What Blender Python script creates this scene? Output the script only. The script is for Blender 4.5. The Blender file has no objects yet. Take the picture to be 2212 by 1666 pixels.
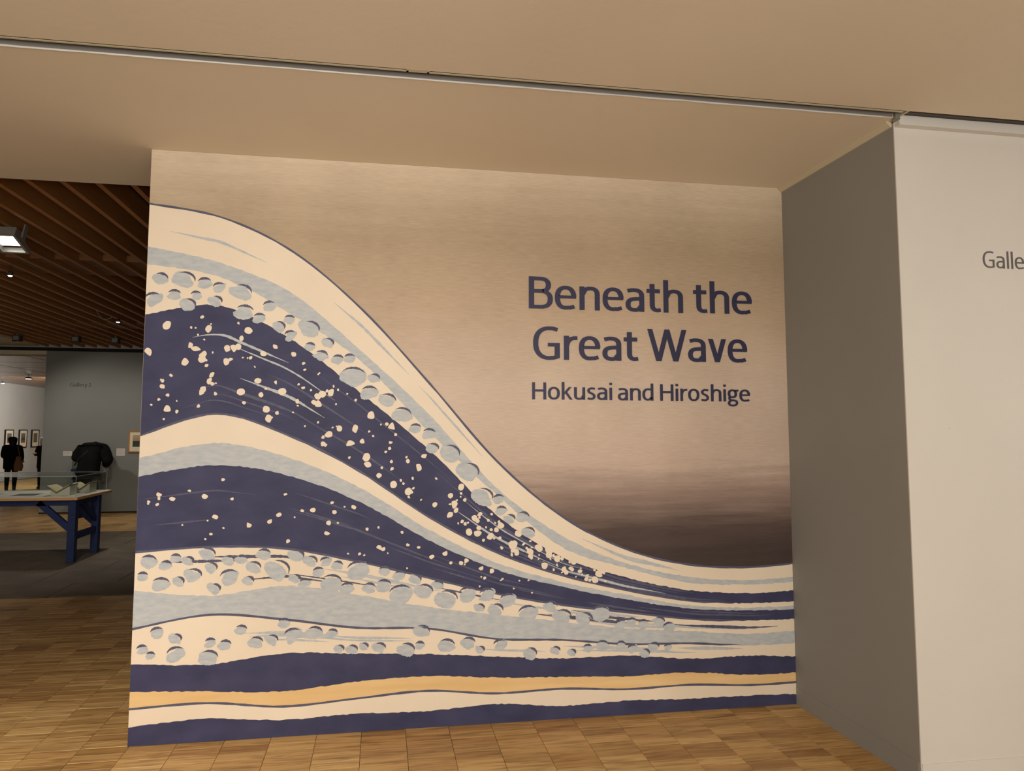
import bpy, bmesh, math, random
from mathutils import Vector, Matrix
from mathutils.geometry import tessellate_polygon

sc = bpy.context.scene
random.seed(7)
# ---------------------------------------------------------------- camera
F, PITCH, YAW, ROLL = 1482.82, 0.0754688, 0.155187, 0.002769
CAM = Vector((1.284049, -3.963325, 1.65))
cd = bpy.data.cameras.new('camera'); cam = bpy.data.objects.new('camera', cd)
sc.collection.objects.link(cam); sc.camera = cam
cd.sensor_fit = 'HORIZONTAL'; cd.sensor_width = 36; cd.lens = F / 2212 * 36
cd.shift_x = 49.93 / 2212; cd.shift_y = -13.96 / 2212; cd.clip_end = 100; cd.clip_start = 0.05
_f = Vector((math.sin(YAW) * math.cos(PITCH), math.cos(YAW) * math.cos(PITCH), math.sin(PITCH)))
_r = Vector((math.cos(YAW), -math.sin(YAW), 0)); _u = _r.cross(_f)
R_ = _r * math.cos(ROLL) + _u * math.sin(ROLL); U_ = -_r * math.sin(ROLL) + _u * math.cos(ROLL)
cam.matrix_world = Matrix(((R_.x, U_.x, -_f.x, CAM.x), (R_.y, U_.y, -_f.y, CAM.y), (R_.z, U_.z, -_f.z, CAM.z), (0, 0, 0, 1)))
# ---------------------------------------------------------------- world, exposure, lights
w = bpy.data.worlds.new('world'); sc.world = w; w.use_nodes = True
w.node_tree.nodes['Background'].inputs[0].default_value = (0.9, 0.75, 0.6, 1)
w.node_tree.nodes['Background'].inputs[1].default_value = 0.05
sc.view_settings.view_transform = 'Standard'; sc.view_settings.look = 'None'
sc.view_settings.exposure = 0.0; sc.view_settings.gamma = 1.0; sc.view_settings.use_curve_mapping = False

def area(name, loc, target, sx, sy, power, col):
    l = bpy.data.lights.new(name, 'AREA'); l.shape = 'RECTANGLE'; l.size = sx; l.size_y = sy
    l.energy = power; l.color = col
    o = bpy.data.objects.new(name, l); sc.collection.objects.link(o); o.location = loc
    o.rotation_euler = (Vector(target) - Vector(loc)).to_track_quat('-Z', 'Y').to_euler()
    return o
def spot(name, loc, target, power, col, size=60, radius=.05, blend=.6):
    l = bpy.data.lights.new(name, 'SPOT'); l.energy = power; l.color = col
    l.spot_size = math.radians(size); l.spot_blend = blend; l.shadow_soft_size = radius
    o = bpy.data.objects.new(name, l); sc.collection.objects.link(o); o.location = loc
    o.rotation_euler = (Vector(target) - Vector(loc)).to_track_quat('-Z', 'Y').to_euler()
    return o
WARM = (1.0, .80, .60)
LAMP = (1, .92, .82)
area('added_front_fill', (0.8, -7.6, 1.6), (1.2, 0, 1.8), 5.5, 2.4, 160, (1, .94, .85))  # unseen soft fill added behind the camera; no window is built there
area('added_ceiling_fill', (0.6, -6.4, 1.0), (0.4, -4.2, 3.2), 8.0, 1.2, 135, (1, .90, .76))  # unseen upward fill added behind the camera to brighten the ceiling
spot('mural_spot_light', (0.6, -4.4, 3.1), (0.9, 0, 1.0), 270, LAMP, 78, .15, 1)
spot('floor_spot_light', (-1.2, -1.8, 3.15), (-.6, -.6, 0), 190, LAMP, 64, .12, 1)
spot('white_wall_spot_light', (6.4, -4.0, 3.1), (5.4, -.98, 1.0), 105, LAMP, 85, .15, 1)
spot('gallery_wall_light', (-5.0, 8.95, 3.14), (-4.0, 10.86, .8), 90, LAMP, 105, .05, .8)
spot('gallery_wall_light', (-3.41, 9.0, 3.14), (-3.2, 10.86, 1.2), 25, LAMP, 90, .05, .8)
spot('gallery_flood_light', (-1.7, 1.95, 3.0), (-3.8, 6.6, 0), 130, LAMP, 80, .08, 1)
spot('gallery_down_light', (-2.52, 6.64, 3.16), (-3.2, 7.4, 0), 150, LAMP, 130, .05, 1)
area('side_gallery_light', (-7.5, 17.5, 3.0), (-10.4, 20.5, 1.5), .8, .8, 210, (1, .93, .84))

# ---------------------------------------------------------------- materials
def mat(name, col, rough=.7, spec=.3, metal=0, emit=None, estr=0):
    m = bpy.data.materials.new(name); m.use_nodes = True
    b = m.node_tree.nodes['Principled BSDF']
    b.inputs['Base Color'].default_value = (*col, 1); b.inputs['Roughness'].default_value = rough
    b.inputs['Specular IOR Level'].default_value = spec; b.inputs['Metallic'].default_value = metal
    if emit: b.inputs['Emission Color'].default_value = (*emit, 1); b.inputs['Emission Strength'].default_value = estr
    return m
def nodes(m): return m.node_tree.nodes, m.node_tree.links, m.node_tree.nodes['Principled BSDF']
def noisy(name, c1, c2, scale=(3, 3, 3), detail=6, rough=.7, spec=.3, bump=.0, bscale=80, lo=.35, hi=.65, coord='Object', bd=.001):
    m = mat(name, c1, rough, spec); n, l, b = nodes(m)
    tc = n.new('ShaderNodeTexCoord'); mp = n.new('ShaderNodeMapping'); mp.inputs['Scale'].default_value = scale
    no = n.new('ShaderNodeTexNoise'); no.inputs['Scale'].default_value = 1; no.inputs['Detail'].default_value = detail
    cr = n.new('ShaderNodeValToRGB'); cr.color_ramp.elements[0].position = lo; cr.color_ramp.elements[1].position = hi
    cr.color_ramp.elements[0].color = (*c1, 1); cr.color_ramp.elements[1].color = (*c2, 1)
    l.new(tc.outputs[coord], mp.inputs[0]); l.new(mp.outputs[0], no.inputs[0]); l.new(no.outputs[0], cr.inputs[0])
    l.new(cr.outputs[0], b.inputs['Base Color'])
    if bump:
        n2 = n.new('ShaderNodeTexNoise'); n2.inputs['Scale'].default_value = bscale; n2.inputs['Detail'].default_value = 4
        bp = n.new('ShaderNodeBump'); bp.inputs['Strength'].default_value = bump; bp.inputs['Distance'].default_value = bd
        l.new(tc.outputs[coord], n2.inputs[0]); l.new(n2.outputs[0], bp.inputs['Height']); l.new(bp.outputs[0], b.inputs['Normal'])
    return m
def s(r, g, b): # sRGB 0-255 -> linear
    return tuple(((v / 255) / 12.92 if v / 255 <= .04045 else ((v / 255 + .055) / 1.055) ** 2.4) for v in (r, g, b))

M = {}
M['ceiling'] = noisy('ceiling_plaster', s(226, 214, 194), s(232, 221, 202), (.7, .7, .7), 3, .85, .15, .25, 30, bd=.003)
M['grey_wall'] = noisy('grey_wall_paint', s(146, 146, 143), s(152, 151, 147), (1, 1, 1), 3, .8, .2, .2, 60)
M['white_wall'] = noisy('white_wall_paint', s(218, 215, 210), s(223, 221, 216), (1, 1, 1), 3, .75, .2, .25, 40, bd=.002)
M['gal_wall'] = noisy('gallery_grey_paint', s(128, 130, 126), s(134, 135, 130), (1, 1, 1), 3, .8, .2)
M['trim'] = mat('cream_trim', s(205, 196, 170), .6)
M['track'] = mat('grey_track', s(160, 156, 153), .5, .4, .3)
M['track_dark'] = mat('dark_track', s(70, 55, 42), .7)
M['fin'] = noisy('brown_timber_fin', s(158, 104, 56), s(182, 126, 70), (6, .6, 6), 5, .5, .35)
M['beam'] = noisy('brown_timber_beam', s(116, 78, 46), s(130, 90, 52), (.8, 6, 6), 5, .6, .3)
M['slab'] = mat('dark_soffit', s(38, 36, 36), .9)
M['slate'] = noisy('slate_tile', s(90, 81, 69), s(108, 97, 82), (3, 3, 3), 6, .55, .4, .3, 25, bd=.002)
M['joint'] = mat('dark_joint', s(52, 38, 24), .9)
M['blue'] = noisy('blue_painted_wood', s(26, 38, 76), s(31, 45, 88), (4, 4, 30), 4, .55, .35)
M['edge'] = noisy('plywood_edge', s(190, 145, 95), s(210, 165, 115), (3, 3, 60), 3, .6)
M['tabletop'] = mat('white_tabletop', s(205, 200, 188), .5)
M['coat'] = noisy('black_cloth', s(15, 15, 16), s(22, 21, 22), (8, 8, 8), 3, .9, .1)
M['trouser'] = mat('dark_trousers', s(24, 24, 27), .9, .1)
M['strap'] = mat('black_strap', s(14, 14, 15), .6)
M['skin'] = mat('skin', s(190, 140, 110), .6)
M['hair'] = mat('black_hair', s(18, 15, 14), .6)
M['scarf'] = mat('pale_scarf', s(205, 200, 195), .9)
M['tan'] = mat('tan_canvas', s(150, 112, 74), .8)
M['frame_black'] = mat('black_frame', s(26, 22, 20), .4)
M['frame_wood'] = noisy('oak_frame', s(170, 110, 50), s(190, 128, 62), (20, 20, 5), 3, .45)
M['mount'] = mat('cream_mount', s(228, 218, 190), .8)
M['card'] = mat('white_label_card', s(215, 205, 198), .8)
M['inkline'] = mat('grey_print_line', s(150, 145, 140), .8)
M['metal_box'] = mat('grey_lamp_housing', s(150, 148, 142), .4, .5, .4)
M['dark_metal'] = mat('dark_metal', s(70, 66, 62), .5, .5, .4)
M['lamp'] = mat('lamp_glow', (1, 1, 1), .5, emit=(1, .96, .9), estr=6)
M['lamp_soft'] = mat('lamp_glow_small', (1, 1, 1), .5, emit=(1, .95, .88), estr=4)
M['amber'] = mat('amber_lamp', (1, .5, .1), .5, emit=(1, .42, .08), estr=1.2)
M['cable'] = mat('pale_cable', s(150, 140, 125), .6)
M['page'] = mat('aged_page', s(196, 182, 150), .9)
M['book_cover'] = mat('book_cover', s(110, 90, 60), .7)
M['cradle'] = mat('white_cradle', s(205, 200, 186), .7)
M['letter'] = mat('navy_vinyl_lettering', s(46, 47, 78), .45, .4)
M['letter_grey'] = mat('grey_vinyl_lettering', s(92, 90, 92), .45, .4)
M['letter_dark'] = mat('dark_vinyl_lettering', s(40, 38, 38), .5, .4)
M['gloss_panel'] = noisy('glossy_brown_ceiling_panel', s(120, 88, 60), s(140, 104, 72), (.5, 4, 1), 4, .25, .6)
# glass
g = bpy.data.materials.new('case_glass'); g.use_nodes = True; n = g.node_tree.nodes; l = g.node_tree.links; n.clear()
o_ = n.new('ShaderNodeOutputMaterial'); mx = n.new('ShaderNodeMixShader'); tr = n.new('ShaderNodeBsdfTransparent'); gl = n.new('ShaderNodeBsdfGlossy')
fr = n.new('ShaderNodeLayerWeight'); fr.inputs[0].default_value = .5; pw = n.new('ShaderNodeMath'); pw.operation = 'POWER'; pw.inputs[1].default_value = 4.0; ml = n.new('ShaderNodeMath'); ml.operation = 'MULTIPLY_ADD'; ml.inputs[1].default_value = .6; ml.inputs[2].default_value = .03; gl.inputs['Roughness'].default_value = .02
tr.inputs[0].default_value = (.93, .95, .94, 1)
l.new(fr.outputs['Facing'], pw.inputs[0]); l.new(pw.outputs[0], ml.inputs[0]); l.new(ml.outputs[0], mx.inputs[0]); l.new(tr.outputs[0], mx.inputs[1]); l.new(gl.outputs[0], mx.inputs[2]); l.new(mx.outputs[0], o_.inputs[0])
M['glass'] = g
M['glass_edge'] = mat('glass_edge', s(165, 175, 168), .3, .6)

# parquet strip: colour differs per piece, grain runs along x
def parquet(name, shades, grain_mul=.55):
    m = mat(name, shades[0], .38, .4); n, l, b = nodes(m)
    oi = n.new('ShaderNodeObjectInfo'); ge = n.new('ShaderNodeNewGeometry')
    ad = n.new('ShaderNodeMath'); ad.operation = 'ADD'; fc = n.new('ShaderNodeMath'); fc.operation = 'FRACT'
    l.new(oi.outputs['Random'], ad.inputs[0]); l.new(ge.outputs['Random Per Island'], ad.inputs[1]); l.new(ad.outputs[0], fc.inputs[0])
    cr = n.new('ShaderNodeValToRGB'); cr.color_ramp.interpolation = 'LINEAR'
    e = cr.color_ramp.elements; e[0].color = (*shades[0], 1); e[1].color = (*shades[-1], 1)
    for i, c in enumerate(shades[1:-1]): x = e.new((i + 1) / (len(shades) - 1)); x.color = (*c, 1)
    l.new(fc.outputs[0], cr.inputs[0])
    mp = n.new('ShaderNodeMapping'); mp.inputs['Scale'].default_value = (3.0, 38, 1)
    cb = n.new('ShaderNodeCombineXYZ'); mu = n.new('ShaderNodeMath'); mu.operation = 'MULTIPLY'; mu.inputs[1].default_value = 53
    l.new(fc.outputs[0], mu.inputs[0]); l.new(mu.outputs[0], cb.inputs[0]); l.new(mu.outputs[0], cb.inputs[1]); l.new(cb.outputs[0], mp.inputs['Location'])
    l.new(ge.outputs['Position'], mp.inputs[0])
    no = n.new('ShaderNodeTexNoise'); no.inputs['Scale'].default_value = 1; no.inputs['Detail'].default_value = 5; no.inputs['Distortion'].default_value = 1.2
    l.new(mp.outputs[0], no.inputs[0])
    g2 = n.new('ShaderNodeValToRGB'); g2.color_ramp.elements[0].position = .3; g2.color_ramp.elements[1].position = .55
    g2.color_ramp.elements[0].color = (grain_mul, grain_mul * .9, grain_mul * .8, 1); g2.color_ramp.elements[1].color = (1, 1, 1, 1)
    l.new(no.outputs[0], g2.inputs[0])
    mi = n.new('ShaderNodeMix'); mi.data_type = 'RGBA'; mi.blend_type = 'MULTIPLY'; mi.inputs[0].default_value = 1
    l.new(cr.outputs[0], mi.inputs[6]); l.new(g2.outputs[0], mi.inputs[7]); l.new(mi.outputs[2], b.inputs['Base Color'])
    return m
M['parquet'] = parquet('parquet_strip', [s(168, 126, 78), s(196, 154, 98), s(212, 172, 112), s(188, 146, 88), s(218, 180, 120), s(178, 138, 84)], .5)

# ---------------------------------------------------------------- mesh helpers
def obj(name, bm, m, parent=None, smooth=False, **props):
    me = bpy.data.meshes.new(name); bm.to_mesh(me); bm.free()
    for x in (m if isinstance(m, (list, tuple)) else [m]): me.materials.append(x)
    if smooth: me.polygons.foreach_set('use_smooth', [True] * len(me.polygons))
    o = bpy.data.objects.new(name, me); sc.collection.objects.link(o)
    if parent: o.parent = parent
    for k, v in props.items(): o[k] = v
    return o
def tag(o, label, cat, group=None):
    o['label'] = label; o['category'] = cat
    if group: o['group'] = group
    return o
def thing(name, loc, label, cat, group=None, rz=0):
    o = bpy.data.objects.new(name, None); sc.collection.objects.link(o); o.location = loc; o.rotation_euler = (0, 0, rz)
    o.empty_display_size = .1
    return tag(o, label, cat, group)
def bx(bm, x0, x1, y0, y1, z0, z1, mi=0):
    v = [bm.verts.new(p) for p in ((x0, y0, z0), (x1, y0, z0), (x1, y1, z0), (x0, y1, z0), (x0, y0, z1), (x1, y0, z1), (x1, y1, z1), (x0, y1, z1))]
    for f in ((3, 2, 1, 0), (4, 5, 6, 7), (0, 1, 5, 4), (1, 2, 6, 5), (2, 3, 7, 6), (3, 0, 4, 7)):
        fa = bm.faces.new([v[i] for i in f]); fa.material_index = mi
    return bm
def box(*a, bev=0):
    bm = bx(bmesh.new(), *a)
    if bev: bmesh.ops.bevel(bm, geom=list(bm.edges), offset=bev, segments=1, affect='EDGES')
    return bm
def prism(pts, axis, a, b):
    """extrude polygon pts (2-D) along axis from a to b"""
    bm = bmesh.new()
    def P(p, t): return {'x': (t, p[0], p[1]), 'y': (p[0], t, p[1]), 'z': (p[0], p[1], t)}[axis]
    A = [bm.verts.new(P(p, a)) for p in pts]; B = [bm.verts.new(P(p, b)) for p in pts]
    bm.faces.new(A); bm.faces.new(B[::-1]); k = len(pts)
    for i in range(k): bm.faces.new((A[i], B[i], B[(i + 1) % k], A[(i + 1) % k]))
    bmesh.ops.recalc_face_normals(bm, faces=bm.faces); return bm
def bar(p0, p1, wx, wy, updir=(0, 0, 1)):
    """rectangular bar between two points"""
    p0, p1 = Vector(p0), Vector(p1); d = (p1 - p0).normalized(); u = Vector(updir)
    sx = d.cross(u).normalized(); sy = sx.cross(d).normalized()
    bm = bmesh.new(); v = []
    for p in (p0, p1):
        for a, b in ((-1, -1), (1, -1), (1, 1), (-1, 1)): v.append(bm.verts.new(p + sx * a * wx / 2 + sy * b * wy / 2))
    for f in ((0, 1, 2, 3), (7, 6, 5, 4), (0, 4, 5, 1), (1, 5, 6, 2), (2, 6, 7, 3), (3, 7, 4, 0)): bm.faces.new([v[i] for i in f])
    bmesh.ops.recalc_face_normals(bm, faces=bm.faces); return bm
def tube(pts, r, seg=8):
    bm = bmesh.new(); rings = []
    pts = [Vector(p) for p in pts]
    for i, p in enumerate(pts):
        d = (pts[min(i + 1, len(pts) - 1)] - pts[max(i - 1, 0)]).normalized()
        a = d.orthogonal().normalized() if i == 0 else (rings_a - d * rings_a.dot(d)).normalized()
        rings_a = a; b = d.cross(a); rr = r[i] if isinstance(r, (list, tuple)) else r
        rings.append([bm.verts.new(p + (a * math.cos(t) + b * math.sin(t)) * rr) for t in [2 * math.pi * k / seg for k in range(seg)]])
    for i in range(len(rings) - 1):
        for k in range(seg): bm.faces.new((rings[i][k], rings[i][(k + 1) % seg], rings[i + 1][(k + 1) % seg], rings[i + 1][k]))
    bm.faces.new(rings[0][::-1]); bm.faces.new(rings[-1]); bmesh.ops.recalc_face_normals(bm, faces=bm.faces); return bm
def skin(name, verts, edges, radii, m, parent, sub=2):
    me = bpy.data.meshes.new(name); me.from_pydata(verts, edges, []); me.materials.append(m)
    o = bpy.data.objects.new(name, me); sc.collection.objects.link(o); o.parent = parent
    md = o.modifiers.new('skin', 'SKIN'); md.use_smooth_shade = True
    if not me.skin_vertices: 
        me.attributes.new  # layer is made by the modifier
    sv = me.skin_vertices[0].data
    for i, r in enumerate(radii): sv[i].radius = r if isinstance(r, tuple) else (r, r)
    sv[0].use_root = True
    sb = o.modifiers.new('sub', 'SUBSURF'); sb.levels = sub; sb.render_levels = sub
    return o

W, H, D = 3.803, 3.21, .98
FY = 10.86
XL = -10.6
# ================================================================ STRUCTURE
# walls
def struct(name, bm, m, parent=None):
    o = obj(name, bm, m, parent); o['kind'] = 'structure'; return o
struct('wall_back', box(0, W + .1, .004, .16, 0, H + .03), M['white_wall'])
side = struct('wall_side', box(W, W + .1, -D + .006, .004, 0, H - .012), M['grey_wall'])
obj('skirting', box(W - .004, W, -D + .012, 0, 0, .103), M['grey_wall'], side)
wr = struct('wall_right', bx(bx(bmesh.new(), W, 9, -D, -D + .006, 0, H - .012), W + .1, 9, -D + .006, -D + .12, 0, H + .09), M['white_wall'])
obj('skirting', box(W + .004, 9, -D - .004, -D, 0, .1), M['white_wall'], wr)
obj('coving_box', box(W + .002, 9, -D - .036, -D, H - .036, H + .012), M['white_wall'], wr)
wg = struct('wall_gallery', box(-5.33, 0.6, FY, FY + .22, 0, 3.22), M['gal_wall'])
obj('skirting', box(-5.33, .6, FY - .006, FY, 0, .03), M['joint'], wg)
struct('wall_left', box(XL - .15, XL, -9, 27, 0, 3.4), noisy('pale_grey_paint', s(176, 178, 176), s(184, 185, 182), (1, 1, 1), 3, .8, .2))
struct('wall_end', box(XL, 9, 27, 27.15, 0, 3.4), M['gal_wall'])
struct('wall_gallery_right', box(.6, .75, .16, 27, 0, 3.4), M['gal_wall'])
struct('wall_behind', box(XL, 9, -9.15, -9, 0, 3.4), M['white_wall'])
struct('wall_lobby_right', box(9, 9.15, -9, -D, 0, 3.4), M['white_wall'])
struct('trim_1', prism([(W - .03, H), (W - .03, H - .006), (W - .008, H - .028), (W, H - .028), (W, H)], 'y', -D + .015, .002), M['trim'])
struct('trim_2', box(XL, .6, FY - .05, FY + .24, 3.222, 3.285), M['slab'])
lin = struct('trim_3', box(XL, -5.33, FY + .0, FY + .3, 3.145, 3.222), M['trim'])

scar = bmesh.new()
for px, pz, r in ((4.034, 1.67, .012), (4.055, 1.685, .007)):
    bmesh.ops.create_icosphere(scar, subdivisions=1, radius=r, matrix=Matrix.Translation((px, -D + .004, pz)) @ Matrix.Diagonal((1.4, .55, .7, 1)))
obj('plaster_scar', scar, M['white_wall'], wr, True)
# ceilings
SY0, SY1 = -1.082, -1.004
struct('ceiling', box(XL, 9, -9, SY0, H, H + .14), M['ceiling'])
rear = bx(bmesh.new(), XL, W, SY1, .62, H, H + .14)
rc = struct('ceiling_rear', rear, M['ceiling'])
# rough bright plaster arris along the far edge of the slot
bm = bmesh.new(); x = -6.0; prev = None; random.seed(3)
while x < W:
    t = .0015 + random.random() * .003; dz = random.random() * .003
    v = [bm.verts.new((x, SY1 - t, H - .001 - dz)), bm.verts.new((x, SY1 + .002, H - .001 - dz)), bm.verts.new((x, SY1 + .002, H + .004)), bm.verts.new((x, SY1 - t, H + .004))]
    if prev:
        for k in range(4): bm.faces.new((prev[k], prev[(k + 1) % 4], v[(k + 1) % 4], v[k]))
    prev = v; x += .05 + random.random() * .06
bmesh.ops.recalc_face_normals(bm, faces=bm.faces)
obj('plaster_edge', bm, M['white_wall'], rc)
tr_ = struct('trim_4', box(XL, 9, SY0 - .05, -.88, H + .145, H + .2), M['track_dark'])   # top of the slot
obj('track_face', box(XL, W - .03, SY1 - .003, SY1 - .0005, H + .004, H + .142), M['track'], tr_)
obj('track_lip', box(XL, 1.38, SY0 + .012, SY0 + .022, H + .0005, H + .004), M['trim'], tr_)
obj('track_lip', box(1.46, W - .02, SY0 + .012, SY0 + .022, H + .0005, H + .004), M['trim'], tr_)
obj('track_joiner', box(1.37, 1.47, SY0 + .001, SY0 + .022, H + .0005, H + .006), M['trim'], tr_)
obj('dark_channel', box(XL, W - .03, SY0 + .001, SY0 + .004, H + .01, H + .14), M['track_dark'], tr_)
obj('dark_channel', box(XL, W - .03, SY0 + .010, SY0 + .024, H + .005, H + .12), M['track_dark'], tr_)
obj('cross_bar', box(W + .0, W + .012, SY0 + .002, SY1 - .001, H + .004, H + .03), M['trim'], tr_)
obj('track_rail', box(W + .03, 9, -1.02, -.985, H + .022, H + .10), M['track'], tr_)
obj('dark_channel', box(W + .014, 9, SY0 + .001, SY0 + .006, H + .006, H + .14), M['track_dark'], tr_)
obj('corner_bracket', prism([(W - .03, -1.03), (W - .01, -1.035), (W + .012, -1.01), (W + .01, -.985), (W - .02, -.99)], 'z', H - .012, H + .02), M['metal_box'], tr_)

# gallery ceiling: soffit, beams, hanging timber fins
gc = struct('ceiling_gallery', box(XL, .75, .62, FY + .3, 3.50, 3.6), M['slab'])
obj('plain_panel', box(XL, -5.45, .66, FY - .05, 3.31, 3.36), M['trim'], gc)
obj('ceiling_beam', box(-5.4, .6, 3.31, 3.99, 3.335, 3.40), M['beam'], gc)
obj('ceiling_beam', box(-5.4, .6, 7.66, 8.2, 3.335, 3.40), M['beam'], gc)
fin0 = None
xx = -.395; k = 0
while xx > -5.4:
    if fin0 is None:
        fin0 = obj('timber_fin', box(-.02, .02, .70, FY - .06, 3.30, 3.46), M['fin'], gc); fin0.location.x = xx
    else:
        c = fin0.copy(); sc.collection.objects.link(c); c.location.x = xx
    xx -= .2225; k += 1
for xx in (-.1725, .05, .2725, .495):
    c = fin0.copy(); sc.collection.objects.link(c); c.location.x = xx
# side gallery ceiling of glossy panels
sg = struct('ceiling_side_gallery', box(XL, .6, FY + .3, 27, 3.20, 3.3), M['slab'])
y = FY + .32; p0 = None; ph = 1.45
while y + ph < 26.9:
    x = XL + .02
    while x < -4.2:
        if p0 is None:
            p0 = obj('ceiling_panel', box(0, 1.55, 0, ph - .03, -.03 + 3.17, 3.17, bev=.004), M['gloss_panel'], sg); p0.location = (x, y, 0)
        else:
            c = p0.copy(); sc.collection.objects.link(c); c.location = (x, y, 0)
        x += 1.58
    y += ph

# floor
fl = struct('floor', box(XL, 9, -9, 27, -.06, -.006), M['joint'])
PW, PH, OX = .239, .08, .007
def project(p):
    d = Vector(p) - CAM; c = d.dot(_f)
    if c < .1: return None
    return 1056 + F * d.dot(R_) / c, 819 - F * d.dot(U_) / c, c
strip0 = None; cells = []; rest = []
for i in range(-38, 38):
    x0 = OX + i * PW; random.seed(i * 13 + 5); off = random.random() * PH
    j = int(-4.2 / PH)
    while True:
        y0 = j * PH + off * .0 + (i % 3) * .004; j += 1
        if y0 > 3.46: break
        if x0 >= 0 - .01 and x0 < W and y0 > .0: continue
        if x0 >= W and y0 > -D + .02: continue
        c = (x0 + PW / 2, y0 + PH / 2)
        vis = False
        if not (x0 > W):
            for q in ((x0, y0), (x0 + PW, y0), (x0, y0 + PH), (x0 + PW, y0 + PH)):
                pr = project((q[0], q[1], 0))
                if pr and 0 <= pr[0] <= 2212 and pr[1] <= 1666: vis = True
            if c[1] > 0 and c[0] > -.0: vis = False
            if c[1] > .1:      # hidden behind the mural wall?
                t = (0 - CAM.y) / (c[1] - CAM.y); xi = CAM.x + (c[0] - CAM.x) * t
                if xi > 0.05: vis = False
        if vis: cells.append(((Vector((c[0], c[1], 0)) - CAM).length, x0, y0))
        elif x0 > -7: rest.append((x0, y0))
cells.sort()
for dd, x0, y0 in cells[300:]: rest.append((x0, y0))
G = .0009
for dd, x0, y0 in cells[:300]:
    if strip0 is None:
        strip0 = obj('parquet_strip', box(G, PW - G, G, PH - G, -.006, 0, bev=.0012), M['parquet'], fl); strip0.location = (x0, y0, 0); o = strip0
    else:
        o = strip0.copy(); sc.collection.objects.link(o); o.location = (x0, y0, 0)
    o.location.z = random.uniform(-.0005, .0003)
def many(name, cells, pw, ph, parent, m):
    vs = []; fs = []
    for x0, y0 in cells:
        b = len(vs)
        for z in (-.006, 0): vs += [(x0 + G, y0 + G, z), (x0 + pw - G, y0 + G, z), (x0 + pw - G, y0 + ph - G, z), (x0 + G, y0 + ph - G, z)]
        fs += [(b + 4, b + 5, b + 6, b + 7), (b, b + 1, b + 5, b + 4), (b + 1, b + 2, b + 6, b + 5), (b + 2, b + 3, b + 7, b + 6), (b + 3, b, b + 4, b + 7)]
    me = bpy.data.meshes.new(name); me.from_pydata(vs, [], fs); me.materials.append(m)
    o = bpy.data.objects.new(name, me); sc.collection.objects.link(o); o.parent = parent; o['kind'] = 'stuff'; return o
many('parquet_field', rest, PW, PH, fl, M['parquet'])
far = []
for i in range(-44, 4):
    for j in range(0, 78): far.append((OX + i * PW, 8.22 + j * .24))
many('far_parquet_field', far, PW, .24, fl, M['parquet'])
# slate band
tile0 = None; SX, SYD = .84, .664
random.seed(11)
for j in range(7):
    y0 = 3.56 + j * SYD; x0 = -7.0 + (j % 2) * .42
    while x0 < .5:
        if tile0 is None:
            tile0 = obj('slate_tile', box(.003, SX - .003, .003, SYD - .003, -.006, 0, bev=.0015), M['slate'], fl); o = tile0
        else:
            o = tile0.copy(); sc.collection.objects.link(o)
        o.location = (x0, y0, random.uniform(-.001, .0005)); x0 += SX

# ================================================================ MURAL
mural = thing('wall_mural', (0, 0, 0), 'full-height printed wall mural of cream, navy and pale blue rolling shapes under a tan sky', 'mural')
def print_mat(name, c1, c2, scale, lo=.35, hi=.7, rough=.62, fleck=None):
    m = noisy(name, c1, c2, scale, 8, rough, .3, .22, 120, lo, hi, bd=.0012)
    return m
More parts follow.
